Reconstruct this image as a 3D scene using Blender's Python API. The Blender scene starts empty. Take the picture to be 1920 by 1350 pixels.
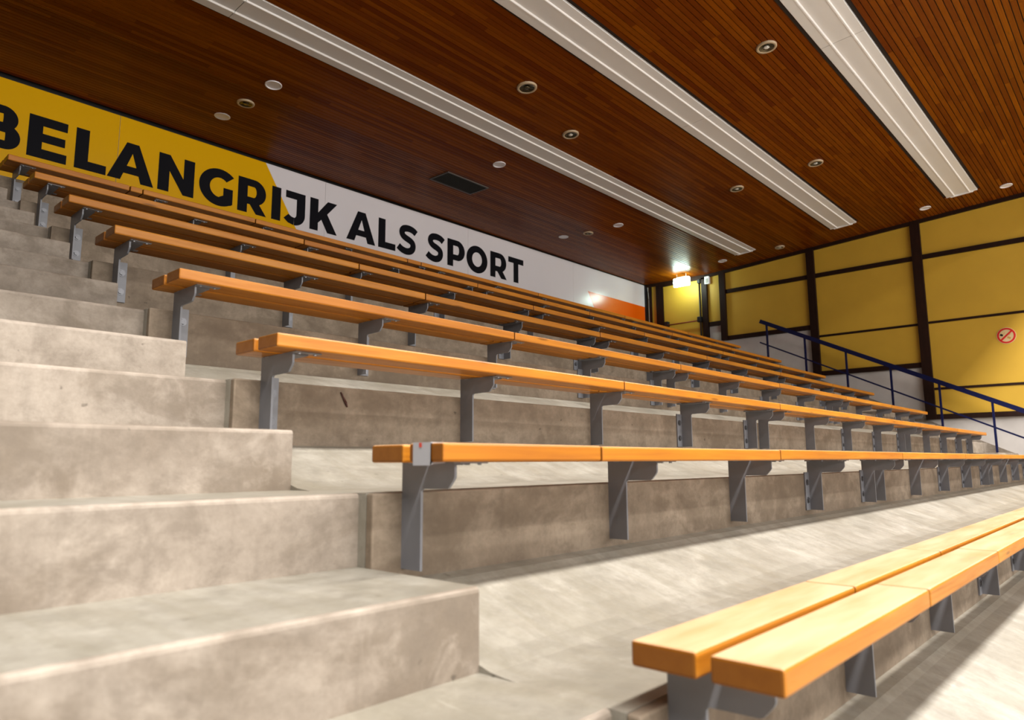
import bpy, bmesh, math, random
from mathutils import Vector, Matrix, noise
from mathutils.geometry import tessellate_polygon
random.seed(7)
scene = bpy.context.scene
COL = scene.collection

# ------------------------------------------------------------------ camera
Z0 = 1.571                      # camera height above the hall floor
F_PX = 1326.89
cam_d = bpy.data.cameras.new('camera'); cam = bpy.data.objects.new('camera', cam_d); COL.objects.link(cam)
cam_d.sensor_fit = 'HORIZONTAL'; cam_d.sensor_width = 36.0; cam_d.lens = F_PX / 1920 * 36
yaw, pitch, roll = math.radians(47.5377), math.radians(8.1762), math.radians(-0.319)
fw = Vector((math.sin(yaw) * math.cos(pitch), math.cos(yaw) * math.cos(pitch), math.sin(pitch)))
rt = Vector((math.cos(yaw), -math.sin(yaw), 0)); up = rt.cross(fw)
rt, up = math.cos(roll) * rt + math.sin(roll) * up, -math.sin(roll) * rt + math.cos(roll) * up
m = Matrix((rt, up, -fw)).transposed().to_4x4(); m.translation = Vector((0, 0, Z0)); cam.matrix_world = m
cam_d.clip_start = 0.02; cam_d.clip_end = 200
cam_d.dof.use_dof = True; cam_d.dof.focus_distance = 5.0; cam_d.dof.aperture_fstop = 3.2
scene.camera = cam

# ------------------------------------------------------------------ world, lamps, exposure
scene.view_settings.view_transform = 'Standard'; scene.view_settings.look = 'None'
scene.view_settings.gamma = 1.0; scene.view_settings.use_curve_mapping = False
scene.view_settings.exposure = 0.0
w = bpy.data.worlds.new('hall_air'); scene.world = w; w.use_nodes = True
w.node_tree.nodes['Background'].inputs[0].default_value = (1.0, 0.96, 0.93, 1)
w.node_tree.nodes['Background'].inputs[1].default_value = 0.07

def hall_area_light(x, y, z, sx, sy, power, tilt=0.0, col=(1.0, 0.965, 0.92)):
    d = bpy.data.lights.new('hall_light', 'AREA'); d.shape = 'RECTANGLE'; d.size = sx; d.size_y = sy
    d.energy = power; d.color = col
    o = bpy.data.objects.new('hall_light', d); o.location = (x, y, z); o.rotation_euler.x = math.radians(tilt); COL.objects.link(o)
    return o
hall_area_light(5.0, -2.2, 8.9, 22, 0.65, 3600)
hall_area_light(5.0, -6.5, 8.9, 22, 0.8, 800)
hall_area_light(5.0, -12.0, 5.6, 22, 0.8, 1000, 62)  # low tilted row, added unseen to brighten bench fronts and banner
hall_area_light(5.0, -18.0, 6.0, 22, 0.8, 1650, 66)  # farther tilted row, likewise added for the front-facing surfaces

# ------------------------------------------------------------------ helpers
def tag(o, label=None, cat=None, group=None, kind=None):
    if label: o['label'] = label
    if cat: o['category'] = cat
    if group: o['group'] = group
    if kind: o['kind'] = kind
    return o

def empty(name, loc):
    o = bpy.data.objects.new(name, None); o.location = loc; o.empty_display_size = 0.1
    COL.objects.link(o); return o

def root_loc(o):
    v = Vector((0, 0, 0))
    while o is not None:
        v += o.location; o = o.parent
    return v

def link_mesh(name, me, mat, parent=None, loc=(0, 0, 0)):
    o = bpy.data.objects.new(name, me); o.location = loc
    if mat and not me.materials: me.materials.append(mat)
    COL.objects.link(o)
    if parent: o.parent = parent
    return o

def bm_obj(name, bm, mat, parent=None, smooth=False, loc=None):
    """bm is in camera-centred coordinates (z up from the camera); becomes a child placed correctly."""
    bmesh.ops.recalc_face_normals(bm, faces=bm.faces)
    off = Vector((0, 0, Z0))
    base = root_loc(parent) if parent else Vector((0, 0, 0))
    if loc is not None:
        lw = Vector(loc) + off
    else:
        c = Vector((0, 0, 0))
        for v in bm.verts: c += v.co
        c /= max(1, len(bm.verts)); lw = c + off
    bmesh.ops.translate(bm, verts=bm.verts, vec=off - lw)
    me = bpy.data.meshes.new(name); bm.to_mesh(me); bm.free()
    if smooth:
        for p in me.polygons: p.use_smooth = True
    return link_mesh(name, me, mat, parent, lw - base)

def box(bm, x0, x1, y0, y1, z0, z1, bev=0.0, seg=1):
    vs = [bm.verts.new((x, y, z)) for x in (x0, x1) for y in (y0, y1) for z in (z0, z1)]
    fs = [(0, 1, 3, 2), (4, 6, 7, 5), (0, 4, 5, 1), (2, 3, 7, 6), (0, 2, 6, 4), (1, 5, 7, 3)]
    faces = [bm.faces.new([vs[i] for i in f]) for f in fs]
    if bev:
        es = set(e for f in faces for e in f.edges)
        bmesh.ops.bevel(bm, geom=list(es), offset=bev, segments=seg, affect='EDGES', profile=0.5)
    return bm

def B(*a, **k):
    return box(bmesh.new(), *a, **k)

def prism_x(pts, x0, x1, bm=None):
    """polygon of (y,z) extruded along x"""
    bm = bm or bmesh.new()
    a = [bm.verts.new((x0, y, z)) for y, z in pts]; b = [bm.verts.new((x1, y, z)) for y, z in pts]
    n = len(pts); bm.faces.new(a); bm.faces.new(b[::-1])
    for i in range(n):
        bm.faces.new((a[i], a[(i + 1) % n], b[(i + 1) % n], b[i]))
    return bm

def tube(bm, p0, p1, r, seg=12, cap=True, r1=None):
    p0, p1 = Vector(p0), Vector(p1); d = (p1 - p0).normalized()
    u = d.orthogonal().normalized(); v = d.cross(u); r1 = r if r1 is None else r1
    A = [bm.verts.new(p0 + r * (math.cos(t) * u + math.sin(t) * v)) for t in [2 * math.pi * i / seg for i in range(seg)]]
    Bv = [bm.verts.new(p1 + r1 * (math.cos(t) * u + math.sin(t) * v)) for t in [2 * math.pi * i / seg for i in range(seg)]]
    for i in range(seg): bm.faces.new((A[i], A[(i + 1) % seg], Bv[(i + 1) % seg], Bv[i]))
    if cap: bm.faces.new(A[::-1]); bm.faces.new(Bv)
    return bm

def bar(bm, p0, p1, wx, h):
    """rectangular bar between points in a plane x = const: width wx in x, height h across"""
    p0, p1 = Vector(p0), Vector(p1); d = (p1 - p0).normalized(); n = d.cross(Vector((1, 0, 0))).normalized()
    vs = []
    for p in (p0, p1):
        for sx in (-.5, .5):
            for sh in (-.5, .5):
                vs.append(bm.verts.new(p + Vector((sx * wx, 0, 0)) + n * sh * h))
    for f in [(0, 1, 3, 2), (4, 6, 7, 5), (0, 4, 5, 1), (2, 3, 7, 6), (0, 2, 6, 4), (1, 5, 7, 3)]:
        bm.faces.new([vs[i] for i in f])
    return bm

def lathe(bm, prof, seg=28):
    """profile of (r,z) round the z axis"""
    rings = []
    for r, z in prof:
        if r < 1e-6: rings.append([bm.verts.new((0, 0, z))])
        else: rings.append([bm.verts.new((r * math.cos(2 * math.pi * i / seg), r * math.sin(2 * math.pi * i / seg), z)) for i in range(seg)])
    for a, b in zip(rings, rings[1:]):
        for i in range(seg):
            j = (i + 1) % seg
            q = [a[i % len(a)], a[j % len(a)], b[j % len(b)], b[i % len(b)]]
            q2 = []
            for v in q:
                if v not in q2: q2.append(v)
            if len(q2) > 2: bm.faces.new(q2)
    return bm

# ------------------------------------------------------------------ materials
def new_mat(name):
    mt = bpy.data.materials.new(name); mt.use_nodes = True
    nt = mt.node_tree; bs = nt.nodes['Principled BSDF']
    return mt, nt, bs
def N(nt, typ, **k):
    n = nt.nodes.new(typ)
    for a, b in k.items():
        if a in n.inputs: n.inputs[a].default_value = b
        else: setattr(n, a, b)
    return n
def ramp(nt, fac, stops, interp='LINEAR'):
    r = nt.nodes.new('ShaderNodeValToRGB'); cr = r.color_ramp; cr.interpolation = interp
    while len(cr.elements) < len(stops): cr.elements.new(0.5)
    for e, (p, c) in zip(cr.elements, stops):
        e.position = p; e.color = tuple(c) + (1,) if len(c) == 3 else c
    nt.links.new(fac, r.inputs[0]); return r.outputs[0]
def mix(nt, fac, a, b, mode='MIX'):
    n = nt.nodes.new('ShaderNodeMix'); n.data_type = 'RGBA'; n.blend_type = mode
    for s, v in ((n.inputs[0], fac), (n.inputs[6], a), (n.inputs[7], b)):
        if isinstance(v, (int, float)): s.default_value = v
        elif isinstance(v, tuple): s.default_value = tuple(v) + ((1,) if len(v) == 3 else ())
        else: nt.links.new(v, s)
    return n.outputs[2]
def math_n(nt, op, a, b=None):
    n = nt.nodes.new('ShaderNodeMath'); n.operation = op
    for s, v in ((n.inputs[0], a), (n.inputs[1], b)):
        if v is None: continue
        if isinstance(v, (int, float)): s.default_value = v
        else: nt.links.new(v, s)
    return n.outputs[0]
def pos(nt, scale=(1, 1, 1), rnd=False, world=True):
    """world position (or object space), scaled, optionally shifted per object"""
    if world: o = nt.nodes.new('ShaderNodeNewGeometry').outputs['Position']
    else: o = nt.nodes.new('ShaderNodeTexCoord').outputs['Object']
    mp = nt.nodes.new('ShaderNodeMapping'); mp.inputs['Scale'].default_value = scale
    nt.links.new(o, mp.inputs['Vector'])
    if rnd:
        oi = nt.nodes.new('ShaderNodeObjectInfo'); c = nt.nodes.new('ShaderNodeCombineXYZ')
        k = math_n(nt, 'MULTIPLY', oi.outputs['Random'], 60.0)
        for i in range(3): nt.links.new(k, c.inputs[i])
        nt.links.new(c.outputs[0], mp.inputs['Location'])
    return mp.outputs[0]
def tex(nt, vec, scale, detail=4, rough=0.55, dist=0.0):
    n = N(nt, 'ShaderNodeTexNoise'); n.inputs['Scale'].default_value = scale; n.inputs['Detail'].default_value = detail
    n.inputs['Roughness'].default_value = rough; n.inputs['Distortion'].default_value = dist
    nt.links.new(vec, n.inputs['Vector']); return n.outputs[0]
def bump(nt, bs, h, strength=0.2, dist=0.01):
    b = N(nt, 'ShaderNodeBump'); b.inputs['Strength'].default_value = strength; b.inputs['Distance'].default_value = dist
    nt.links.new(h, b.inputs['Height']); nt.links.new(b.outputs[0], bs.inputs['Normal'])

def plain(name, col, rough=0.5, metal=0.0, spec=0.5, var=0.08, scale=3.0, emit=None):
    mt, nt, bs = new_mat(name)
    t = tex(nt, pos(nt, rnd=True), scale, 3)
    c = ramp(nt, t, [(0.3, tuple(x * (1 - var) for x in col)), (0.7, tuple(min(1, x * (1 + var)) for x in col))])
    nt.links.new(c, bs.inputs['Base Color'])
    bs.inputs['Roughness'].default_value = rough; bs.inputs['Metallic'].default_value = metal
    bs.inputs['Specular IOR Level'].default_value = spec
    if emit:
        bs.inputs['Emission Color'].default_value = tuple(emit[0]) + (1,); bs.inputs['Emission Strength'].default_value = emit[1]
    return mt

def concrete(name, light, dark, stain, streak=None, worn=0.8, rough=0.8, spec=0.3, stain_lo=0.5):
    mt, nt, bs = new_mat(name)
    p = pos(nt)
    big = tex(nt, p, 1.7, 6, 0.62, 0.6)
    c = ramp(nt, big, [(0.33, dark), (0.62, light)])
    # trowelled patches with harder edges
    pt = tex(nt, pos(nt, (1, 1, 1.6)), 2.3, 6, 0.6, 0.5)
    c = mix(nt, ramp(nt, pt, [(stain_lo, (0, 0, 0)), (stain_lo + 0.07, (0.45,) * 3), (0.75, (0.7,) * 3)]), c, stain)
    pl = tex(nt, pos(nt, (1.2, 1.2, 0.9)), 3.3, 6, 0.65, 0.8)
    c = mix(nt, ramp(nt, pl, [(0.56, (0, 0, 0)), (0.68, (0.45,) * 3)]), c, tuple(min(1, x * 1.25) for x in light))
    mo = tex(nt, pos(nt, (1, 1, 1.3)), 9.0, 6, 0.68, 0.2)
    c = mix(nt, ramp(nt, mo, [(0.36, (0.55,) * 3), (0.52, (0, 0, 0))]), c, tuple(x * 0.78 for x in dark))
    c = mix(nt, ramp(nt, mo, [(0.55, (0, 0, 0)), (0.70, (0.4,) * 3)]), c, tuple(min(1, x * 1.2) for x in light))
    # vertical run marks
    vr = tex(nt, pos(nt, (9, 9, 0.7)), 2.0, 4, 0.6)
    c = mix(nt, ramp(nt, vr, [(0.55, (0, 0, 0)), (0.75, (0.28,) * 3)]), c, tuple(x * 0.62 for x in dark))
    fine = tex(nt, p, 60, 4, 0.7)
    c = mix(nt, ramp(nt, fine, [(0.3, (0.25,) * 3), (0.6, (0, 0, 0))]), c, tuple(x * 0.7 for x in dark))
    pit = tex(nt, p, 22, 2, 0.5)
    c = mix(nt, ramp(nt, pit, [(0.74, (0, 0, 0)), (0.78, (0.7,) * 3)]), c, tuple(x * 0.4 for x in dark))
    if streak:
        st = tex(nt, pos(nt, (14, 1.3, 2)), 1.6, 5, 0.65, 0.3)
        c = mix(nt, ramp(nt, st, [(0.42, (0, 0, 0)), (0.7, (0.5,) * 3)]), c, streak)
        sm = tex(nt, pos(nt, (3.5, 1.0, 1)), 1.1, 5, 0.6)
        c = mix(nt, ramp(nt, sm, [(0.5, (0, 0, 0)), (0.7, (0.35,) * 3)]), c, dark)
        sw = tex(nt, pos(nt, (6, 1.6, 1)), 2.8, 6, 0.75, 0.5)
        c = mix(nt, ramp(nt, sw, [(0.64, (0, 0, 0)), (0.74, (0.5,) * 3)]), c, tuple(min(1, x * 1.25) for x in light))
    # worn pale arrises: only the bevelled edge faces, whose normals lie between the axes
    geo = N(nt, 'ShaderNodeNewGeometry'); ab = N(nt, 'ShaderNodeVectorMath', operation='ABSOLUTE'); nt.links.new(geo.outputs['Normal'], ab.inputs[0])
    sp_ = N(nt, 'ShaderNodeSeparateXYZ'); nt.links.new(ab.outputs[0], sp_.inputs[0])
    mx = math_n(nt, 'MAXIMUM', math_n(nt, 'MAXIMUM', sp_.outputs[0], sp_.outputs[1]), sp_.outputs[2])
    ed = ramp(nt, mx, [(0.93, (worn,) * 3), (0.96, (0, 0, 0))])
    en = ramp(nt, tex(nt, p, 7, 3), [(0.42, (0.0,) * 3), (0.62, (1,) * 3)])
    c = mix(nt, mix(nt, 1.0, ed, en, 'MULTIPLY'), c, tuple(min(1, x * 1.45) for x in light))
    nt.links.new(c, bs.inputs['Base Color'])
    bs.inputs['Specular IOR Level'].default_value = spec
    rr = ramp(nt, big, [(0.3, (rough - 0.12,) * 3), (0.7, (rough,) * 3)]); nt.links.new(rr, bs.inputs['Roughness'])
    bump(nt, bs, math_n(nt, 'ADD', pt, math_n(nt, 'MULTIPLY', fine, 0.5)), 0.25, 0.006)
    return mt

def wood(name, dark, mid, light, rough=0.35, seat=False, grain_axis_scale=(1.2, 26, 26), knots=True, board=None, coat=0.0, var=0.25, spec=0.5):
    mt, nt, bs = new_mat(name)
    p = pos(nt, grain_axis_scale, rnd=True, world=False)
    g = tex(nt, p, 1.6, 7, 0.62, 0.5)
    c = ramp(nt, g, [(0.25, dark), (0.5, mid), (0.75, light)])
    big = tex(nt, pos(nt, (1.3, 5, 5), rnd=True, world=False), 1.2, 3)
    c = mix(nt, ramp(nt, big, [(0.35, (0.0,) * 3), (0.7, (0.6,) * 3)]), c, dark)
    if knots:
        k = N(nt, 'ShaderNodeTexVoronoi'); k.inputs['Scale'].default_value = 1.0
        nt.links.new(pos(nt, (2.2, 16, 16), rnd=True, world=False), k.inputs['Vector'])
        c = mix(nt, ramp(nt, k.outputs['Distance'], [(0.07, (0.85,) * 3), (0.15, (0, 0, 0))]), c, tuple(x * 0.35 for x in dark))
    oi = N(nt, 'ShaderNodeObjectInfo')
    rv = oi.outputs['Random']
    if board:       # butt-jointed lengths: a shade of its own for each length of board
        geo = N(nt, 'ShaderNodeNewGeometry'); sep = N(nt, 'ShaderNodeSeparateXYZ'); nt.links.new(geo.outputs['Position'], sep.inputs[0])
        s = math_n(nt, 'FLOOR', math_n(nt, 'ADD', math_n(nt, 'DIVIDE', sep.outputs[0], board), math_n(nt, 'MULTIPLY', rv, 17.3)))
        wn = N(nt, 'ShaderNodeTexWhiteNoise'); wn.noise_dimensions = '2D'
        cb = N(nt, 'ShaderNodeCombineXYZ'); nt.links.new(s, cb.inputs[0]); nt.links.new(rv, cb.inputs[1]); nt.links.new(cb.outputs[0], wn.inputs['Vector'])
        rv = wn.outputs['Value']
    c = mix(nt, ramp(nt, rv, [(0.0, (0,) * 3), (1.0, (1,) * 3)]), mix(nt, var * 1.6, c, dark, 'MIX'), mix(nt, var * 0.8, c, light, 'MIX'))
    if seat:        # end grain drinks more varnish; top face painted paler, lamp gloss in its colour
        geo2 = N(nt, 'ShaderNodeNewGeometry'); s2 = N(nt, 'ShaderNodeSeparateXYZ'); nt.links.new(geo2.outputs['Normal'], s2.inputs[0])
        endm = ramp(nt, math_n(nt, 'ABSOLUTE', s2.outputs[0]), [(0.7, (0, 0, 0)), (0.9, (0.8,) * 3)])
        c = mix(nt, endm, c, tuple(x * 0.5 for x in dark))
        top_gloss = ramp(nt, tex(nt, pos(nt, (1.4, 7, 7), rnd=True, world=False), 1.5, 4), [(0.3, (0.5,) * 3), (0.65, (0.95,) * 3)])
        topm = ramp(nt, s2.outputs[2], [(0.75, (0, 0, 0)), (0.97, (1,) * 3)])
        c = mix(nt, mix(nt, 1.0, topm, top_gloss, 'MULTIPLY'), c, (0.68, 0.46, 0.28))
    nt.links.new(c, bs.inputs['Base Color'])
    bs.inputs['Specular IOR Level'].default_value = spec
    rr = ramp(nt, g, [(0.3, (rough + 0.1,) * 3), (0.7, (rough - 0.05,) * 3)]); nt.links.new(rr, bs.inputs['Roughness'])
    bs.inputs['Coat Weight'].default_value = coat; bs.inputs['Coat Roughness'].default_value = 0.25
    bump(nt, bs, g, 0.12, 0.003)
    return mt

M = {}
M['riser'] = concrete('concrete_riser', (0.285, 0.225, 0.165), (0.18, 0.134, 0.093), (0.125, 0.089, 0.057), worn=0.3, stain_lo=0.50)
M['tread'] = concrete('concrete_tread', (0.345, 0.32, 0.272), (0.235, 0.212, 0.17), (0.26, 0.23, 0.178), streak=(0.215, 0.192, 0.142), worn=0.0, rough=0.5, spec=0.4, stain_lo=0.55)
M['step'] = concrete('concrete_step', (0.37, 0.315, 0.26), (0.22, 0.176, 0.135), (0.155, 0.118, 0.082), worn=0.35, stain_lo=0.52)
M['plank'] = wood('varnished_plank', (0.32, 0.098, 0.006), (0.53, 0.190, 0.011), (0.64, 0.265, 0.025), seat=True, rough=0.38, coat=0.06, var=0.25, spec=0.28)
M['slat'] = wood('stained_slat', (0.12, 0.020, 0.0008), (0.225, 0.052, 0.001), (0.32, 0.090, 0.0015), rough=0.32, grain_axis_scale=(1.0, 30, 30), board=2.3, var=0.5, spec=0.07)
M['beam'] = wood('dark_brown_timber', (0.012, 0.004, 0.002), (0.019, 0.006, 0.003), (0.032, 0.010, 0.004), rough=0.55, grain_axis_scale=(12, 12, 1.5), knots=False, spec=0.2)
M['void'] = plain('dark_void_board', (0.018, 0.010, 0.006), 0.9)
M['steel'] = plain('grey_painted_steel', (0.185, 0.187, 0.205), 0.45, 0.0, 0.5, 0.10, 6)
M['bolt'] = plain('bolt_steel', (0.14, 0.14, 0.15), 0.4, 0.6)
M['zinc'] = plain('zinc_plate', (0.32, 0.32, 0.34), 0.4, 0.5)
M['white_metal'] = plain('white_enamel', (0.84, 0.83, 0.82), 0.45, 0, 0.5, 0.02, 1.5)
M['white_rib'] = plain('white_rib', (0.86, 0.84, 0.82), 0.55, 0, 0.3, 0.02, 1.5)
M['yellow'] = plain('ochre_yellow_panel', (0.60, 0.36, 0.035), 0.55, 0, 0.4, 0.06, 1.2)
M['plaster'] = plain('white_plaster', (0.62, 0.58, 0.55), 0.8, 0, 0.3, 0.05, 4)
M['ban_yellow'] = plain('banner_yellow', (0.86, 0.46, 0.0), 0.22, 0, 0.5, 0.02, 1)
M['ban_white'] = plain('banner_white', (0.84, 0.80, 0.83), 0.22, 0, 0.5, 0.02, 1)
M['ban_orange'] = plain('banner_orange', (0.88, 0.13, 0.002), 0.22, 0, 0.5, 0.02, 1)
M['ink'] = plain('black_lettering', (0.004, 0.004, 0.007), 0.55, 0, 0.12, 0.02, 1)
M['black'] = plain('black_paint', (0.008, 0.008, 0.009), 0.5, 0, 0.4)
M['blue'] = plain('dark_blue_paint', (0.003, 0.006, 0.050), 0.35, 0, 0.35, 0.1, 8)
M['red'] = plain('sign_red', (0.60, 0.012, 0.008), 0.4)
M['bar_red'] = plain('red_brown_bar', (0.22, 0.035, 0.012), 0.4)
M['sign_white'] = plain('sign_white', (0.68, 0.52, 0.27), 0.4)
M['tan'] = plain('sign_tan', (0.50, 0.28, 0.06), 0.4)
M['rim'] = plain('beige_rim', (0.50, 0.38, 0.24), 0.45)
M['lamp_white'] = plain('lamp_white', (0.90, 0.88, 0.92), 0.4)
M['mirror'] = plain('dark_reflector', (0.22, 0.20, 0.14), 0.22, 0.9)
M['bulb'] = plain('pearl_bulb', (0.75, 0.74, 0.70), 0.25)
M['grille'] = plain('dark_grille', (0.020, 0.021, 0.018), 0.7)
M['grille_frame'] = plain('grey_frame', (0.10, 0.085, 0.075), 0.5)
M['grey_pipe'] = plain('grey_conduit', (0.35, 0.33, 0.30), 0.5)
M['tape'] = plain('grey_tape', (0.40, 0.40, 0.43), 0.4)
M['tape_red'] = plain('red_print', (0.55, 0.06, 0.04), 0.5)
M['rust'] = plain('dark_brown_splinter', (0.06, 0.018, 0.012), 0.7)
M['exit'] = plain('lit_sign_face', (0.9, 1.0, 0.95), 0.4, emit=((0.74, 1.0, 0.88), 34.0))
M['floor'] = plain('hall_floor_vinyl', (0.36, 0.35, 0.33), 0.4, 0, 0.5, 0.05, 0.5)

# ------------------------------------------------------------------ dimensions (y back, z up, from the camera)
R, H = 0.80, 0.3711
XL, XR = 1.144, 13.447
YS, ZS, SEAT, THK = 0.4755, -0.325, 0.284, 0.046
XW, YB = 15.50, 9.48
YRI = 0.738
X_STAIR0 = -1.2
Z_FLOOR = -Z0
TOPZ = -0.452 + 7 * H + 0.04

# ------------------------------------------------------------------ concrete terrace
floor_bm = B(-14, 30, -22, -0.3, Z_FLOOR - 0.2, Z_FLOOR)
fl = bm_obj('floor', floor_bm, M['floor']); tag(fl, kind='structure')
terrace = empty('concrete_terrace', (1.14, -0.86, 0)); tag(terrace, 'stepped concrete seating terrace with stair aisles', None, None, 'structure')

def bevelled(o, wdt=0.007, seg=2):
    md = o.modifiers.new('edge', 'BEVEL'); md.width = wdt; md.segments = seg; md.limit_method = 'ANGLE'; md.angle_limit = math.radians(35)
    return o
def stair_piece(name, x0, x1, y0, y1, z0, z1):
    # cast step: rounded arris on the nosing, smooth floated top, rougher front
    pr_ = [(y0, z0), (y0, z1 - .012), (y0 + .002, z1 - .006), (y0 + .006, z1 - .002), (y0 + .012, z1), (y1, z1), (y1, z0)]
    o = bm_obj(name, prism_x(pr_, x0, x1), M['step'], terrace)
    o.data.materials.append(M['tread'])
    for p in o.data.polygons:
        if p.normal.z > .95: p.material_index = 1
    return o
for n in range(-2, 8):
    oy, oz = n * R, n * H
    # riser face
    r_top = -0.452 + oz if n < 7 else TOPZ
    y0 = YRI + oy
    zlow = -0.68 + oz - 0.22
    if n < 7:
        y1 = y0 + R
        tread = [(y0 + 0.03, r_top), (y0 + 0.30, r_top), (y0 + 0.37, r_top + 0.006), (y0 + 0.44, r_top + 0.024), (y0 + 0.51, r_top + 0.05), (y1 - 0.075, -0.33 + oz), (y1 - 0.05, -0.317 + oz), (y1, -0.309 + oz), (y1, zlow), (y0 + 0.03, zlow)]
    else:
        y1 = YB + 0.2
        tread = [(y0 + 0.03, r_top), (y1, r_top), (y1, zlow), (y0 + 0.03, zlow)]
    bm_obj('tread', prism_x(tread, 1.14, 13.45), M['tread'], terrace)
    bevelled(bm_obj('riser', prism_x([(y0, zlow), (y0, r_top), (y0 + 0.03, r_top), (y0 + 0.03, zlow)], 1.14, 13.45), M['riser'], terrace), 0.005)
    # stair aisles left and right : level tread plus half-height step in front of it
    st_top = -0.452 + oz if n < 7 else TOPZ
    ys0 = 0.80 + oy
    ys1 = ys0 + R if n < 7 else YB + 0.2
    for x0, x1 in ((X_STAIR0, 1.14), (13.45, XW)):
        stair_piece('stair_tread', x0, x1, ys0, ys1, st_top - 0.55, st_top)
        zb = -0.643 + oz
        if n == 7: zb += 0.01
        stair_piece('step_block', x0, x1, 0.345 + oy, ys0, -0.85 + oz, zb)

# raking concrete skirting along the foot of the right wall
sk = [(-1.4, -0.98), (6.55, 2.30), (6.55, 1.9), (-1.4, -1.4)]
sk = [(y, 0.5325 + (y - 2.878) * 0.487 + dz) for y, dz in ((-1.0, 0.0), (6.3, 0.0), (6.3, -0.4), (-1.0, -0.4))]
bm_obj('skirting', prism_x(sk, XW - 0.025, XW + 0.02), M['step'], terrace)

# ------------------------------------------------------------------ ceiling
CS = 0.0588
def ceil_z(y):
    return 4.814 - CS * (y - 1.444) if y < 7.7 else 4.446 + 0.020 * (y - 7.7)
CY0 = -0.35
prof = [(CY0, ceil_z(CY0) + .02), (7.7, ceil_z(7.7) + .02), (YB + .2, ceil_z(YB + .2) + .02), (YB + .2, 5.4), (CY0, 5.4)]
ceiling = bm_obj('ceiling', prism_x(prof, X_STAIR0 - 3, XW + 0.2), M['void'], loc=(7, 4.5, 4.8)); tag(ceiling, kind='structure')
STRIPS = [(2.02, 2.50), (4.07, 4.56), (6.14, 6.61)]
XSE = 14.55
PITCH, SW, ST = 0.064, 0.054, 0.014
def slat_piece(y, x0, x1):
    z = ceil_z(y); s = -CS if y < 7.7 else 0.020
    bm = bmesh.new(); box(bm, x0, x1, -SW / 2, SW / 2, 0, ST + 0.006)
    for v in bm.verts: v.co = Vector((v.co.x, y + v.co.y, z + v.co.z + s * v.co.y))
    bm_obj('slat', bm, M['slat'], ceiling)
y = CY0 + 0.05
row = 0
while y < YB - 0.03:
    inside = any(a - 0.035 < y < b + 0.035 for a, b in STRIPS)
    xa = XSE + 0.02 if inside else -1.2
    if inside or y > 3.35:
        slat_piece(y, xa, XW)
    else:
        x = xa + random.uniform(1.0, 5.5)
        cuts = [xa]
        while x < XW - 0.6:
            cuts.append(x); x += random.choice((2.4, 3.0, 3.6, 4.2)) + random.uniform(-0.2, 0.2)
        cuts.append(XW)
        for a, b in zip(cuts, cuts[1:]): slat_piece(y, a, b - 0.004)
    y += PITCH; row += 1

# three long white ribbed ceiling panels
def strip(y0, y1, seams, label):
    t = empty('ceiling_panel', (XSE, (y0 + y1) / 2, ceil_z((y0 + y1) / 2) + Z0)); tag(t, label, 'ceiling panel', 'long white ribbed ceiling panels')
    wd = y1 - y0
    def P(u, dz): return (y0 + u * wd, ceil_z(y0 + u * wd) + dz)
    xs = [-2.5] + seams + [XSE]
    for a, b in zip(xs, xs[1:]):
        pan = [P(0, .02), P(0, -.004), P(.01, -.006), P(.25, -.006), P(.26, -.003), P(.74, -.003), P(.75, -.006), P(.99, -.006), P(1, -.004), P(1, .02)]
        pn = bm_obj('panel', prism_x(pan, a + .004, b - .004), M['white_metal'], t)
        for u in (.25, .75):
            rb = [P(u - .032, -.003), P(u - .026, -.016), P(u - .014, -.022), P(u + .014, -.022), P(u + .026, -.016), P(u + .032, -.003)]
            bm_obj('rib', prism_x(rb, a + .002, b - .002), M['white_rib'], pn)
    bm_obj('end_cap', prism_x([P(-.01, .02), P(-.01, -.012), P(.12, -.012), P(.14, -.028), P(.86, -.028), P(.88, -.012), P(1.01, -.012), P(1.01, .02)], XSE - .004, XSE + .02), M['white_rib'], t)
strip(*STRIPS[0], [2.6, 8.1], 'long white ribbed ceiling panel nearest the hall, in the upper right')
strip(*STRIPS[1], [2.9, 8.54], 'long white ribbed ceiling panel running between the other two')
strip(*STRIPS[2], [2.97, 8.75], 'long white ribbed ceiling panel nearest the lettered banner')

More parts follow.
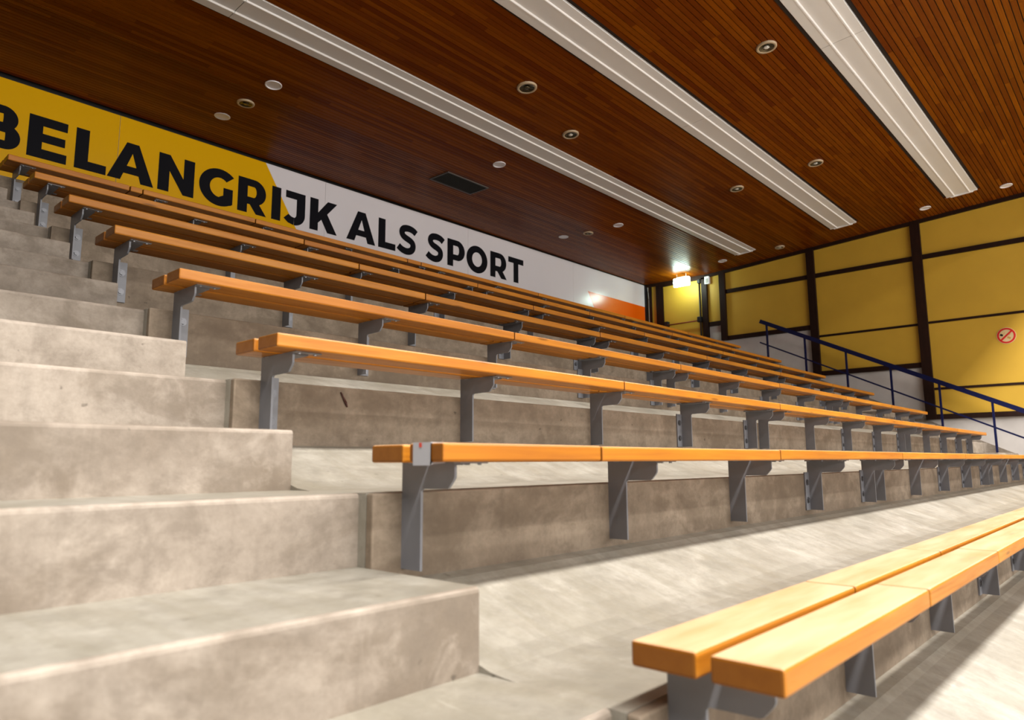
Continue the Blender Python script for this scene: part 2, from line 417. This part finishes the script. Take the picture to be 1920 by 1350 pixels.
# downlights
def lw(bm, x, y, tilt=True):
    s = -CS if y < 7.7 else 0.020
    z = ceil_z(y)
    for v in bm.verts: v.co = Vector((x + v.co.x, y + v.co.y, z + v.co.z + s * v.co.y))
    return bm
def led(x, y, label, r=0.098):
    t = empty('downlight', (x, y, ceil_z(y) + Z0)); tag(t, label, 'downlight', 'recessed ceiling downlights')
    bm_obj('rim', lw(lathe(bmesh.new(), [(r, .004), (r, -.006), (r * .97, -.010), (r * .84, -.010), (r * .82, -.004), (r * .82, .002)]), x, y), M['lamp_white'], t, True)
    bm_obj('diffuser', lw(lathe(bmesh.new(), [(r * .83, -.003), (r * .6, -.0015), (0, .0)]), x, y), M['lamp_white'], t, True)
def old(x, y, label, r=0.115, lit=True):
    t = empty('downlight', (x, y, ceil_z(y) + Z0)); tag(t, label, 'downlight', 'recessed ceiling downlights')
    bm_obj('rim', lw(lathe(bmesh.new(), [(r, .004), (r, -.016), (r * .96, -.022), (r * .76, -.022), (r * .74, -.014)]), x, y), M['rim'], t, True)
    rf = bm_obj('reflector', lw(lathe(bmesh.new(), [(r * .75, -.018), (r * .55, -.009), (r * .3, -.004), (0, -.003)]), x, y), M['mirror'], t, True)
    bm_obj('bulb', lw(lathe(bmesh.new(), [(.018, -.004), (.034, -.010), (.034, -.016), (.02, -.022), (0, -.024)], 14), x, y), M['bulb'] if lit else M['mirror'], t, True)
    bm = bmesh.new()
    for k in range(3):
        a = k * math.pi / 3 + .3
        c, s = math.cos(a) * r * .74, math.sin(a) * r * .74
        tube(bm, (c, s, -.019), (-c, -s, -.019), .0022, 6)
    bm_obj('spider', lw(bm, x, y), M['mirror'], t)
led(3.91, 7.41, 'white downlight above the letters ELAN, nearer the white ceiling panel')
old(3.88, 8.03, 'dim ring-shaped downlight between two white ones above the yellow banner', 0.105, False)
led(3.85, 8.60, 'white downlight close to the yellow part of the banner')
led(7.44, 7.05, 'white downlight beside the dark ceiling vent')
led(11.0, 7.29, 'white downlight above the banner, past the vent toward the exit sign')
old(10.93, 7.95, 'dim downlight between two white ones near the exit sign', 0.10, False)
led(10.82, 8.48, 'small white downlight close to the end of the word SPORT')
led(14.74, 6.99, 'white downlight beside the lit exit sign')
led(14.83, 2.91, 'white downlight past the end of the uppermost white panel, over the yellow wall')
led(14.79, 1.62, 'white downlight at the right edge of the picture, over the yellow wall')
old(6.17, 5.37, 'large beige-rimmed downlight with a dark open reflector, between two white panels', 0.125, False)
old(7.51, 5.73, 'beige-rimmed downlight with a bright bulb beside the middle of a white panel')
old(7.58, 2.93, 'beige-rimmed downlight at the top right between two white panels')
old(11.17, 3.65, 'beige-rimmed downlight halfway along the red-brown ceiling at the right')
old(11.14, 4.96, 'beige-rimmed downlight between the ends of two white panels')
old(14.83, 5.71, 'small beige-rimmed downlight beyond the ends of the white panels', 0.10)

# ceiling vent
vt = empty('ceiling_vent', (7.47, 7.96, ceil_z(7.96) + Z0)); tag(vt, 'dark rectangular ventilation grille with grey frame in the slatted ceiling', 'vent')
vx0, vx1, vy0, vy1 = 7.02, 7.92, 7.74, 8.18
def flatbox(x0, x1, y0, y1, d0, d1):
    bm = bmesh.new(); box(bm, x0, x1, y0, y1, 0, 1)
    for v in bm.verts: v.co.z = ceil_z(v.co.y) + (d0 if v.co.z < .5 else d1)
    return bm
for a in ((vx0, vx1, vy0, vy0 + .022), (vx0, vx1, vy1 - .022, vy1), (vx0, vx0 + .022, vy0 + .022, vy1 - .022), (vx1 - .022, vx1, vy0 + .022, vy1 - .022)):
    bm_obj('frame', flatbox(*a, -.016, .004), M['grille_frame'], vt)
bm_obj('backing', flatbox(vx0 + .022, vx1 - .022, vy0 + .022, vy1 - .022, -.004, .004), M['grille'], vt)
for k in range(12):
    yy = vy0 + .035 + k * .0325
    bm_obj('louvre', flatbox(vx0 + .022, vx1 - .022, yy, yy + .012, -.011, -.003), M['grille'], vt)

# ------------------------------------------------------------------ back wall and banner
wall_b = bm_obj('wall_back', B(X_STAIR0 - 3, XW + .2, YB + .012, YB + .2, 1.5, 5.2), M['black']); tag(wall_b, kind='structure')
ban = empty('wall_banner', (7, YB, Z0 + 2.6)); tag(ban, 'long banner wall in yellow, white and orange reading BELANGRIJK ALS SPORT', 'banner')
def btop(x): return 4.425 + (x - 1.6) * 0.003
BBOT = 2.6
def bpoly(pts, y, mat, name, thick=None, parent=None):
    bm = bmesh.new()
    if thick:
        a = [bm.verts.new((x, y, z)) for x, z in pts]; b = [bm.verts.new((x, y + thick, z)) for x, z in pts]
        bm.faces.new(a); bm.faces.new(b[::-1]); n = len(pts)
        for i in range(n): bm.faces.new((a[i], b[i], b[(i + 1) % n], a[(i + 1) % n]))
    else:
        bm.faces.new([bm.verts.new((x, y, z)) for x, z in pts])
    return bm_obj(name, bm, mat, parent or ban)
seams = [-3.3, -0.2, 2.926, 5.963, 9.12, 12.416, 15.40]
PB = []
for a, b in zip(seams, seams[1:]):
    mt = M['ban_yellow'] if b < 3 else M['ban_white']
    PB.append(bpoly([(a + .002, BBOT), (b - .002, BBOT), (b - .002, btop(b)), (a + .002, btop(a))], YB - .010, mt, 'panel', 0.022))
dx = lambda z: 4.928 + (4.44 - z) * 0.6025
bpoly([(2.929, BBOT), (dx(BBOT), BBOT), (dx(btop(4.93)), btop(4.93)), (2.929, btop(2.93))], YB - .0112, M['ban_yellow'], 'yellow_field', .001, PB[2])
ox = lambda z: 12.958 + (3.89 - z) * 0.644
bpoly([(ox(BBOT), BBOT), (15.395, BBOT), (15.395, 3.90), (12.958, 3.89)], YB - .0112, M['ban_orange'], 'orange_field', .001, PB[5])
bm_obj('corner_post', B(15.402, 15.49, YB - .05, YB + .01, 2.19, 4.52), M['black'], ban)

# lettering : heavy geometric capitals built from rectangles, rings and strokes (cap height 1)
def arc(cx, cy, rx, ry, a0, a1, n=18):
    return [(cx + rx * math.cos(math.radians(a0 + (a1 - a0) * i / n)), cy + ry * math.sin(math.radians(a0 + (a1 - a0) * i / n))) for i in range(n + 1)]
def ringsec(cx, cy, rx, ry, ix, iy, a0, a1, n=22):
    return arc(cx, cy, rx, ry, a0, a1, n) + arc(cx, cy, ix, iy, a1, a0, n)
def rect(x0, y0, x1, y1): return [(x0, y0), (x1, y0), (x1, y1), (x0, y1)]
def stroke(pts, w0):
    L, Rr = [], []
    for i, p in enumerate(pts):
        a = Vector(pts[max(0, i - 1)]); b = Vector(pts[min(len(pts) - 1, i + 1)]); d = (b - a).normalized(); nn = Vector((-d.y, d.x))
        L.append(tuple(Vector(p) + nn * w0 / 2)); Rr.append(tuple(Vector(p) - nn * w0 / 2))
    return L + Rr[::-1]
def bowl(x0, y0, y1, xr, t, s):     # D-shaped ring from a stem at x0
    ry = (y1 - y0) / 2; cy = (y0 + y1) / 2; cx = xr - ry
    return [rect(x0, y1 - t, cx, y1), rect(x0, y0, cx, y0 + t), ringsec(cx, cy, ry, ry, ry - s, ry - t, -90, 90)]
S0, T0 = 0.285, 0.215
def glyph(ch, w):
    if ch == 'I': return [rect(0, 0, w, 1)]
    if ch == 'E': return [rect(0, 0, S0, 1), rect(S0, 0, w, .225), rect(S0, .395, w * .94, .60), rect(S0, .78, w * .98, 1)]
    if ch == 'L': return [rect(0, 0, S0, 1), rect(S0, 0, w, .225)]
    if ch == 'T': return [rect(0, .775, w, 1), rect(w / 2 - S0 / 2, 0, w / 2 + S0 / 2, .775)]
    if ch == 'N': return [rect(0, 0, .28, 1), rect(w - .28, 0, w, 1), [(.0, 1), (.28, 1), (w, .0), (w - .28, 0)]]
    if ch == 'A':
        m0, m1 = .373 * w, .637 * w
        lx = lambda z: m0 * z; rx = lambda z: w - (w - m1) * z
        li = lambda z: .30 + (w * .508 - .30) * z / .735; ri = lambda z: (w - .31) + (w * .508 - (w - .31)) * z / .735
        return [[(0, 0), (.30, 0), (w * .508, .735), (m1, 1), (m0, 1)], [(w, 0), (m1, 1), (w * .508, .735), (w - .31, 0)], [(li(.19), .19), (ri(.19), .19), (ri(.39), .39), (li(.39), .39)]]
    if ch == 'K': return [rect(0, 0, S0, 1), [(S0 - .02, .235), (S0 - .02, .56), (w * .64, 1), (w * .985, 1), (w * .60, .565), (w * .44, .40)], [(w * .44, .40), (w * .62, .60), (w, 0), (w - .345, 0), (w * .40, .40)]]
    if ch == 'O': return [ringsec(w / 2, .5, w / 2, .525, w / 2 - .295, .525 - .25, 0, 180, 30), ringsec(w / 2, .5, w / 2, .525, w / 2 - .295, .525 - .25, 180, 360, 30)]
    if ch == 'G':
        cx = .56; r = [ringsec(cx, .5, cx, .525, cx - .295, .275, 45, 310, 40)]
        e = arc(cx, .5, cx, .525, 310, 320, 6)
        return r + [rect(w - .27, .10, w, .52), [(cx - .02, -.022), (w - .05, .06), (w, .10), (w - .27, .30), (cx, .235)]]
    if ch == 'P': return [rect(0, 0, S0, 1)] + bowl(S0 - .01, .24, 1, w, .215, .29)
    if ch == 'R': return [rect(0, 0, S0, 1)] + bowl(S0 - .01, .255, 1, w * .97, .215, .29) + [[(w * .40, .27), (w * .72, .33), (w, 0), (w - .315, 0)]]
    if ch == 'B': return [rect(0, 0, S0, 1)] + bowl(S0 - .01, .42, 1, w * .93, .19, .28) + bowl(S0 - .01, 0, .58, w, .195, .285)
    if ch == 'J': return [rect(w - .285 - .36, .78, w, 1), rect(w - .285, .32, w, .78 + .01), ringsec(w - .36, .33, .36, .35, .075, .12, -90, 0), [(w - .37, -.02), (w - .36, .21), (w - .45, .225), (w - .545, .285), (w - .70, .13), (w - .56, .02)]]
    if ch == 'S':
        k = w / .87
        sp = [(.80, .80), (.70, .875), (.56, .912), (.43, .915), (.29, .885), (.205, .80), (.20, .70), (.25, .615), (.37, .555), (.52, .51), (.645, .445), (.685, .34), (.655, .21), (.56, .125), (.42, .09), (.28, .105), (.15, .155), (.055, .225)]
        # smooth the spine
        for _ in range(2):
            q = [sp[0]]
            for a, b in zip(sp, sp[1:]): q += [(a[0] * .75 + b[0] * .25, a[1] * .75 + b[1] * .25), (a[0] * .25 + b[0] * .75, a[1] * .25 + b[1] * .75)]
            sp = q + [sp[-1]]
        return [stroke([(x * k, z) for x, z in sp], .235)]
CAP = 0.515
TXT = [('B', 1.41, 1.888), ('E', 1.957, 2.366), ('L', 2.450, 2.804), ('A', 2.818, 3.377), ('N', 3.426, 3.900), ('G', 3.967, 4.452), ('R', 4.525, 4.972), ('I', 5.052, 5.200), ('J', 5.250, 5.613),
       ('K', 5.697, 6.193), ('A', 6.375, 6.949), ('L', 7.010, 7.375), ('S', 7.408, 7.868), ('S', 8.065, 8.517), ('P', 8.585, 9.030), ('O', 9.075, 9.645), ('R', 9.727, 10.203), ('T', 10.250, 10.712)]
for ch, x0, x1 in TXT:
    wu = (x1 - x0) / CAP; zb = 3.583 + (x0 - 1.95) * 0.0055
    bm = bmesh.new()
    for gi, pl in enumerate(glyph(ch, wu)):
        yy = YB - .0126 - gi * .00015
        tri = tessellate_polygon([[Vector((px, pz, 0)) for px, pz in pl]])
        vs = [bm.verts.new((x0 + px * CAP, yy, zb + pz * CAP)) for px, pz in pl]
        for t in tri:
            try: bm.faces.new([vs[i] for i in t])
            except ValueError: pass
    bm.normal_update()
    o = bm_obj('letter', bm, M['ink'], ban)
    tag(o, 'black capital letter ' + ch)

# ------------------------------------------------------------------ right wall
wall_r = bm_obj('wall_right', B(XW, XW + .2, -1.3, YB + .2, Z_FLOOR, 5.3), M['plaster'], loc=(XW, 4, 0)); tag(wall_r, kind='structure')
P1, P2, P3, P4 = (7.292, 7.434), (5.225, 5.386), (3.160, 3.333), (1.095, 1.262)
def wp(name, y0, y1, z0, z1, proud, mat, bev=0.0):
    """flat piece on the wall; a z of None follows the sloping ceiling trim"""
    bm = bmesh.new(); box(bm, XW - proud, XW + .01, y0, y1, 0, 1)
    for v in bm.verts:
        if v.co.z > .5: v.co.z = z1 if z1 is not None else ceil_z(v.co.y) - .065
        else: v.co.z = z0
    return bm_obj(name, bm, mat, wall_r)
for (a, b), zb in ((P1, 2.79), (P2, 1.77), (P3, 0.755), (P4, -0.27)):
    wp('post', a, b, zb, None, .09, M['beam'])
def bay(y0, y1, zb, thins):
    wp('panel', y0, y1, 3.995, None, .02, M['yellow'])
    wp('rail', y0, y1, 3.905, 3.995, .065, M['beam'])
    zs = [3.905] + thins + [zb + .095]
    for a, b in zip(zs, zs[1:]):
        wp('panel', y0, y1, b + (.045 if b in thins else 0), a, .02, M['yellow'])
        if b in thins: wp('rail', y0, y1, b, b + .045, .035, M['beam'])
    wp('rail', y0, y1, zb, zb + .095, .065, M['beam'])
bay(P2[1], P1[0], 2.79, [])
bay(P3[1], P2[0], 1.772, [2.598])
bay(P4[1], P3[0], 0.755, [2.61, 1.317])
bay(-0.9, P4[0], -0.27, [2.61, 1.317, 0.3])
# trim under the sloping ceiling
for a, b in ((-0.35, 7.7), (7.7, YB)):
    bm = bmesh.new(); box(bm, XW - .075, XW + .01, a, b, 0, 1)
    for v in bm.verts: v.co.z = ceil_z(v.co.y) - (.07 if v.co.z < .5 else -.015)
    bm_obj('cornice', bm, M['beam'], wall_r)
# panelling beside the door
wp('panel', 7.434, 7.755, 3.272, None, .02, M['yellow']); wp('rail', 7.434, 7.755, 3.172, 3.272, .065, M['beam'])
wp('post', 7.755, 7.80, 2.19, None, .09, M['beam'])
wp('post', 8.955, 9.155, 2.19, None, .07, M['beam'])
wp('panel', 9.155, 9.30, 2.19, None, .02, M['yellow']); wp('post', 9.30, 9.36, 2.19, None, .05, M['beam']); wp('panel', 9.36, 9.47, 2.19, None, .02, M['yellow'])
# door with panic bar
dr = empty('door_1', (XW, 8.45, TOPZ + Z0)); tag(dr, 'yellow emergency door with panic bar at the end of the rear walkway', None, None, 'structure')
bm_obj('leaf', B(XW - .045, XW + .005, 7.90, 8.95, TOPZ + .01, 4.345), M['yellow'], dr)
bm_obj('jamb', B(XW - .085, XW + .005, 7.80, 7.895, TOPZ, 4.38), M['beam'], dr)
bm_obj('head', B(XW - .085, XW + .005, 7.80, 8.955, 4.345, 4.42), M['beam'], dr)
pb = empty('panic_bar', (XW - .06, 8.4, 3.33 + Z0)); pb.parent = dr; pb.location = Vector((XW - .06, 8.4, 3.33 + Z0)) - dr.location
bm_obj('push_bar', tube(bmesh.new(), (XW - .13, 8.82, 3.335), (XW - .13, 7.97, 3.335), .016), M['bar_red'], pb, True)
for yy in (7.955, 8.85):
    bm_obj('bar_bracket', B(XW - .15, XW - .045, yy - .05, yy + .05, 3.30, 3.43, bev=.012, seg=2), M['black'], pb)
bm_obj('rod', tube(bmesh.new(), (XW - .065, 7.955, 4.33), (XW - .065, 7.955, 2.25), .016), M['black'], pb, True)
bm_obj('top_latch', B(XW - .10, XW - .045, 7.915, 7.995, 4.26, 4.36, bev=.01), M['black'], pb)

# conduit in the corner
bm = bmesh.new()
pts = [(15.47, 9.42, 4.50), (15.46, 9.40, 4.30), (15.465, 9.385, 4.10), (15.465, 9.385, 2.2)]
for a, b in zip(pts, pts[1:]): tube(bm, a, b, .016, 10)
cd = bm_obj('conduit', bm, M['grey_pipe'], None, True); tag(cd, 'thin grey conduit running down the corner beside the banner', 'conduit')

# exit sign
ex = empty('exit_sign', (15.0, 8.18, 4.28 + Z0)); tag(ex, 'brightly lit white exit sign box hanging from the ceiling before the door', 'exit sign')
bm_obj('light_box', B(14.965, 15.035, 7.975, 8.385, 4.155, 4.355, bev=.008), M['exit'], ex)
bm_obj('canopy', B(14.985, 15.015, 8.05, 8.31, 4.355, 4.385), M['lamp_white'], ex)
for yy in (8.06, 8.30):
    bm_obj('hanger', tube(bmesh.new(), (15.0, yy, 4.385), (15.0, yy, ceil_z(yy) + .004), .008, 8), M['lamp_white'], ex)

# motion sensor
sn = empty('motion_sensor', (XW, 7.737, 4.30 + Z0)); tag(sn, 'small white motion sensor high on the wall right of the door', 'sensor')
bm_obj('housing', B(XW - .095, XW - .018, 7.675, 7.80, 4.205, 4.395, bev=.014, seg=2), M['lamp_white'], sn)
bm_obj('lens', B(XW - .102, XW - .09, 7.70, 7.765, 4.225, 4.34, bev=.005), M['grey_pipe'], sn)

# no-smoking sign (faces -x)
ns = empty('no_smoking_sign', (XW - .02, 1.934, 2.227 + Z0)); tag(ns, 'round red and white no-smoking sign on the yellow wall panel', 'sign')
def disc(name, r0, r1, x, mat, seg=48, thick=.004):
    bm = bmesh.new()
    if r0 == 0:
        tube(bm, (x + thick, 0, 0), (x, 0, 0), r1, seg)
    else:
        rs = []
        for r, xx in ((r0, x + thick), (r1, x + thick), (r1, x), (r0, x)):
            rs.append([bm.verts.new((xx, r * math.cos(2 * math.pi * i / seg), r * math.sin(2 * math.pi * i / seg))) for i in range(seg)])
        for k in range(4):
            a, b = rs[k], rs[(k + 1) % 4]
            for i in range(seg): bm.faces.new((a[i], a[(i + 1) % seg], b[(i + 1) % seg], b[i]))
    for v in bm.verts: v.co += Vector((0, 1.934, 2.227))
    return bm_obj(name, bm, mat, ns)
xs = XW - .026
disc('plate', 0, .150, xs, M['sign_white'], thick=.005)
disc('ring', .112, .141, xs - .003, M['red'], thick=.003)
def flat_quad(name, c, L, wd, ang, x, mat):
    # c = (right, up) as seen; ang anticlockwise as seen
    bm = bmesh.new(); ca, sa = math.cos(ang), math.sin(ang); vs = []
    for xx in (x, x + .0015):
        for a, b in ((-L / 2, -wd / 2), (L / 2, -wd / 2), (L / 2, wd / 2), (-L / 2, wd / 2)):
            u = c[0] + a * ca - b * sa; v = c[1] + a * sa + b * ca
            vs.append(bm.verts.new((xx, 1.934 - u, 2.227 + v)))
    for f in [(0, 1, 2, 3), (7, 6, 5, 4), (0, 4, 5, 1), (1, 5, 6, 2), (2, 6, 7, 3), (3, 7, 4, 0)]: bm.faces.new([vs[i] for i in f])
    bm_obj(name, bm, mat, ns)
flat_quad('slash', (0, 0), .235, .030, math.radians(43), xs - .0045, M['red'])
flat_quad('cigarette_tip', (-.072, .016), .044, .036, math.radians(-28), xs - .0015, M['ink'])
flat_quad('cigarette_body', (-.02, -.012), .075, .034, math.radians(-28), xs - .0012, M['sign_white'])
flat_quad('cigarette_filter', (.036, -.042), .056, .034, math.radians(-28), xs - .0015, M['tan'])
flat_quad('smoke', (-.03, .045), .035, .008, math.radians(48), xs - .0015, M['tan'])
flat_quad('smoke', (.052, .016), .04, .008, math.radians(42), xs - .0015, M['tan'])

# ------------------------------------------------------------------ handrail of the far stair
hr = empty('stair_handrail', (15.05, 2.19, .099 + Z0)); tag(hr, 'dark blue metal handrail beside the stair along the yellow wall', 'handrail')
RX = 15.05
zt = lambda y: 3.035 + (y - 6.315) * 0.4842
zl = lambda y: 2.568 + (y - 6.349) * 0.4842
bm_obj('top_rail', bar(bmesh.new(), (RX, 6.33, zt(6.33)), (RX, -0.9, zt(-0.9)), .05, .085), M['blue'], hr)
bm_obj('lower_rail', bar(bmesh.new(), (RX, 6.36, zl(6.36)), (RX, -0.9, zl(-0.9)), .012, .03), M['blue'], hr)
for n in range(0, 8):
    yy = .59 + .8 * n
    zf = -.643 + n * H + (.01 if n == 7 else 0)
    p_ = bm_obj('post', B(RX - .018, RX + .018, yy - .018, yy + .018, zf, zt(yy) - .03), M['blue'], hr)
    bm_obj('foot_plate', B(RX - .04, RX + .04, yy - .04, yy + .04, zf, zf + .006), M['blue'], p_)

# ------------------------------------------------------------------ benches
BR = [(1.24, 1), (2.21, 1), (3.20, 1), (4.20, -1), (5.20, -1), (5.42, 1), (6.40, 1), (7.40, -1), (8.40, -1), (9.35, -1), (9.60, 1), (10.55, 1), (11.52, -1), (12.52, -1), (13.33, -1)]
def bracket_meshes(sgn):
    bm = bmesh.new(); T = .008
    out = [(YRI, ZS - THK), (.53, ZS - THK), (.53, -.408), (.534, -.416), (.552, -.436), (.560, -.439), (.654, -.441), (.660, -.447), (.660, -.652), (YRI, -.652)]
    prism_x(out, -T / 2, T / 2, bm)
    a, b = (T / 2, .062) if sgn > 0 else (-.062, -T / 2)
    box(bm, a, b, YRI - .008, YRI, -.652, -.44)                      # flange bolted to the riser
    box(bm, a, b * 1.05 if sgn > 0 else b, .545, YRI - .01, ZS - THK - .008, ZS - THK)   # seat flange
    bmesh.ops.recalc_face_normals(bm, faces=bm.faces)
    bmesh.ops.translate(bm, verts=bm.verts, vec=(0, -YRI, .652))
    me = bpy.data.meshes.new('bracket'); bm.to_mesh(me); bm.free(); me.materials.append(M['steel']); return me
BRM = {1: bracket_meshes(1), -1: bracket_meshes(-1)}
bm = bmesh.new(); tube(bm, (0, 0, 0), (0, -.009, 0), .013, 6); tube(bm, (0, 0, 0), (0, -.003, 0), .018, 16)
bmesh.ops.recalc_face_normals(bm, faces=bm.faces)
bolt_me = bpy.data.meshes.new('bolt'); bm.to_mesh(bolt_me); bm.free(); bolt_me.materials.append(M['bolt'])
bm = bmesh.new(); box(bm, -.05, .05, -.012, .012, -.004, 0); tube(bm, (.03, 0, -.004), (.03, 0, -.008), .006, 6); tube(bm, (-.03, 0, -.004), (-.03, 0, -.008), .006, 6)
bmesh.ops.recalc_face_normals(bm, faces=bm.faces)
lug_me = bpy.data.meshes.new('seat_lug'); bm.to_mesh(lug_me); bm.free(); lug_me.materials.append(M['zinc'])

J0 = [3.15, 5.21, 7.26, 9.32, 11.31]
JF = {0: [2.08, 3.08, 5.2, 7.2, 9.3, 11.3], 1: [1.80, 3.18, 5.19, 7.18, 9.19, 11.25], 7: [1.99, 2.09, 3.09, 4.91, 5.11, 7.18, 9.29, 11.3]}
JB = {0: [2.0, 2.95, 5.1, 7.2, 9.3, 11.3]}
LAB = {0: 'lowest two-plank wooden bench, nearest the camera at the bottom right',
       1: 'two-plank wooden bench with grey tape round its end, second from the bottom',
       2: 'two-plank wooden bench third from the bottom, directly above the taped bench',
       3: 'two-plank wooden bench fourth from the bottom, in the middle of the stand',
       4: 'two-plank wooden bench fifth from the bottom, fourth from the top',
       5: 'two-plank wooden bench third from the top, under the letters of the banner',
       6: 'two-plank wooden bench second from the top, just below the highest one',
       7: 'highest two-plank wooden bench, right in front of the yellow and white banner'}
planks_cache = {}
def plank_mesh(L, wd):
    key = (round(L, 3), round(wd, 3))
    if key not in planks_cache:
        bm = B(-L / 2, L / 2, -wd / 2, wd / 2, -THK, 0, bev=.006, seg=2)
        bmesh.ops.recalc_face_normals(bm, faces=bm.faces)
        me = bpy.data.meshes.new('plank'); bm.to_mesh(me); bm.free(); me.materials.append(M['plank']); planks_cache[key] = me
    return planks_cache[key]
random.seed(11)
for n in range(0, 8):
    oy, oz = n * R, n * H
    base = Vector((XL, YRI + oy, -.68 + oz + Z0))
    b = empty('bench', base); tag(b, LAB[n], 'bench', 'wooden benches of the stand')
    for (ya, yb_), js in (((YS, YS + .1275), JF.get(n, J0)), ((YS + .1525, YS + SEAT), JB.get(n, J0))):
        xs_ = [XL] + [j + (0 if js is not J0 else random.uniform(-.02, .02)) for j in js] + [XR]
        for a, c in zip(xs_, xs_[1:]):
            L = c - a - .007
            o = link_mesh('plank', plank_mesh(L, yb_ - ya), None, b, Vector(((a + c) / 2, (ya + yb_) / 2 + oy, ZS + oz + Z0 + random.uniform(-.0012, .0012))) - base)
    for x, sgn in BR:
        k = link_mesh('bracket', BRM[sgn], None, b, Vector((x, YRI + oy, -.652 + oz + Z0)) - base)
        for zz in (.055, .155):
            link_mesh('bolt', bolt_me, None, k, (sgn * .036, -.008, zz))
        for yy in (.52, .70):
            link_mesh('seat_lug', lug_me, None, k, (sgn * .045, yy - YRI, (ZS - THK) + .652))
    if n == 1:
        y0, y1 = 1.318, 1.380
        bm = bmesh.new()
        zt_, zb_ = ZS + oz + .0022, ZS + oz - THK - .0022
        pr_ = [(XL - .0025, zb_ - .006), (XL - .0025, zt_), (XL + .05, zt_), (XL + .05, zt_ - .002), (XL, zt_ - .002), (XL, zb_ + .002), (XL + .05, zb_ + .002), (XL + .05, zb_), (XL, zb_ - .004)]
        A = [bm.verts.new((x + (.003 if i < 2 else 0), y0, z)) for i, (x, z) in enumerate(pr_)]; C = [bm.verts.new((x, y1, z)) for x, z in pr_]
        q = len(pr_); bm.faces.new(A); bm.faces.new(C[::-1])
        for i in range(q): bm.faces.new((A[i], C[i], C[(i + 1) % q], A[(i + 1) % q]))
        tp = bm_obj('tape', bm, M['tape'], b); tag(tp, 'strip of grey adhesive tape')
        bm_obj('tape_print', B(XL - .0030, XL - .0024, 1.347, 1.357, zt_ - .012, zt_ - .001), M['tape_red'], tp)

# dark brown splinter on the riser below the third bench
bm = bmesh.new(); yy = YRI + 2 * R - .004
tube(bm, (1.567, yy, .270), (1.590, yy, .232), .0022, 8, True, .0055); tube(bm, (1.590, yy, .232), (1.598, yy, .214), .0055, 8, True, .003)
sp = bm_obj('splinter', bm, M['rust'], None, True); tag(sp, 'short dark brown splinter stuck on the concrete below the third bench', 'splinter')
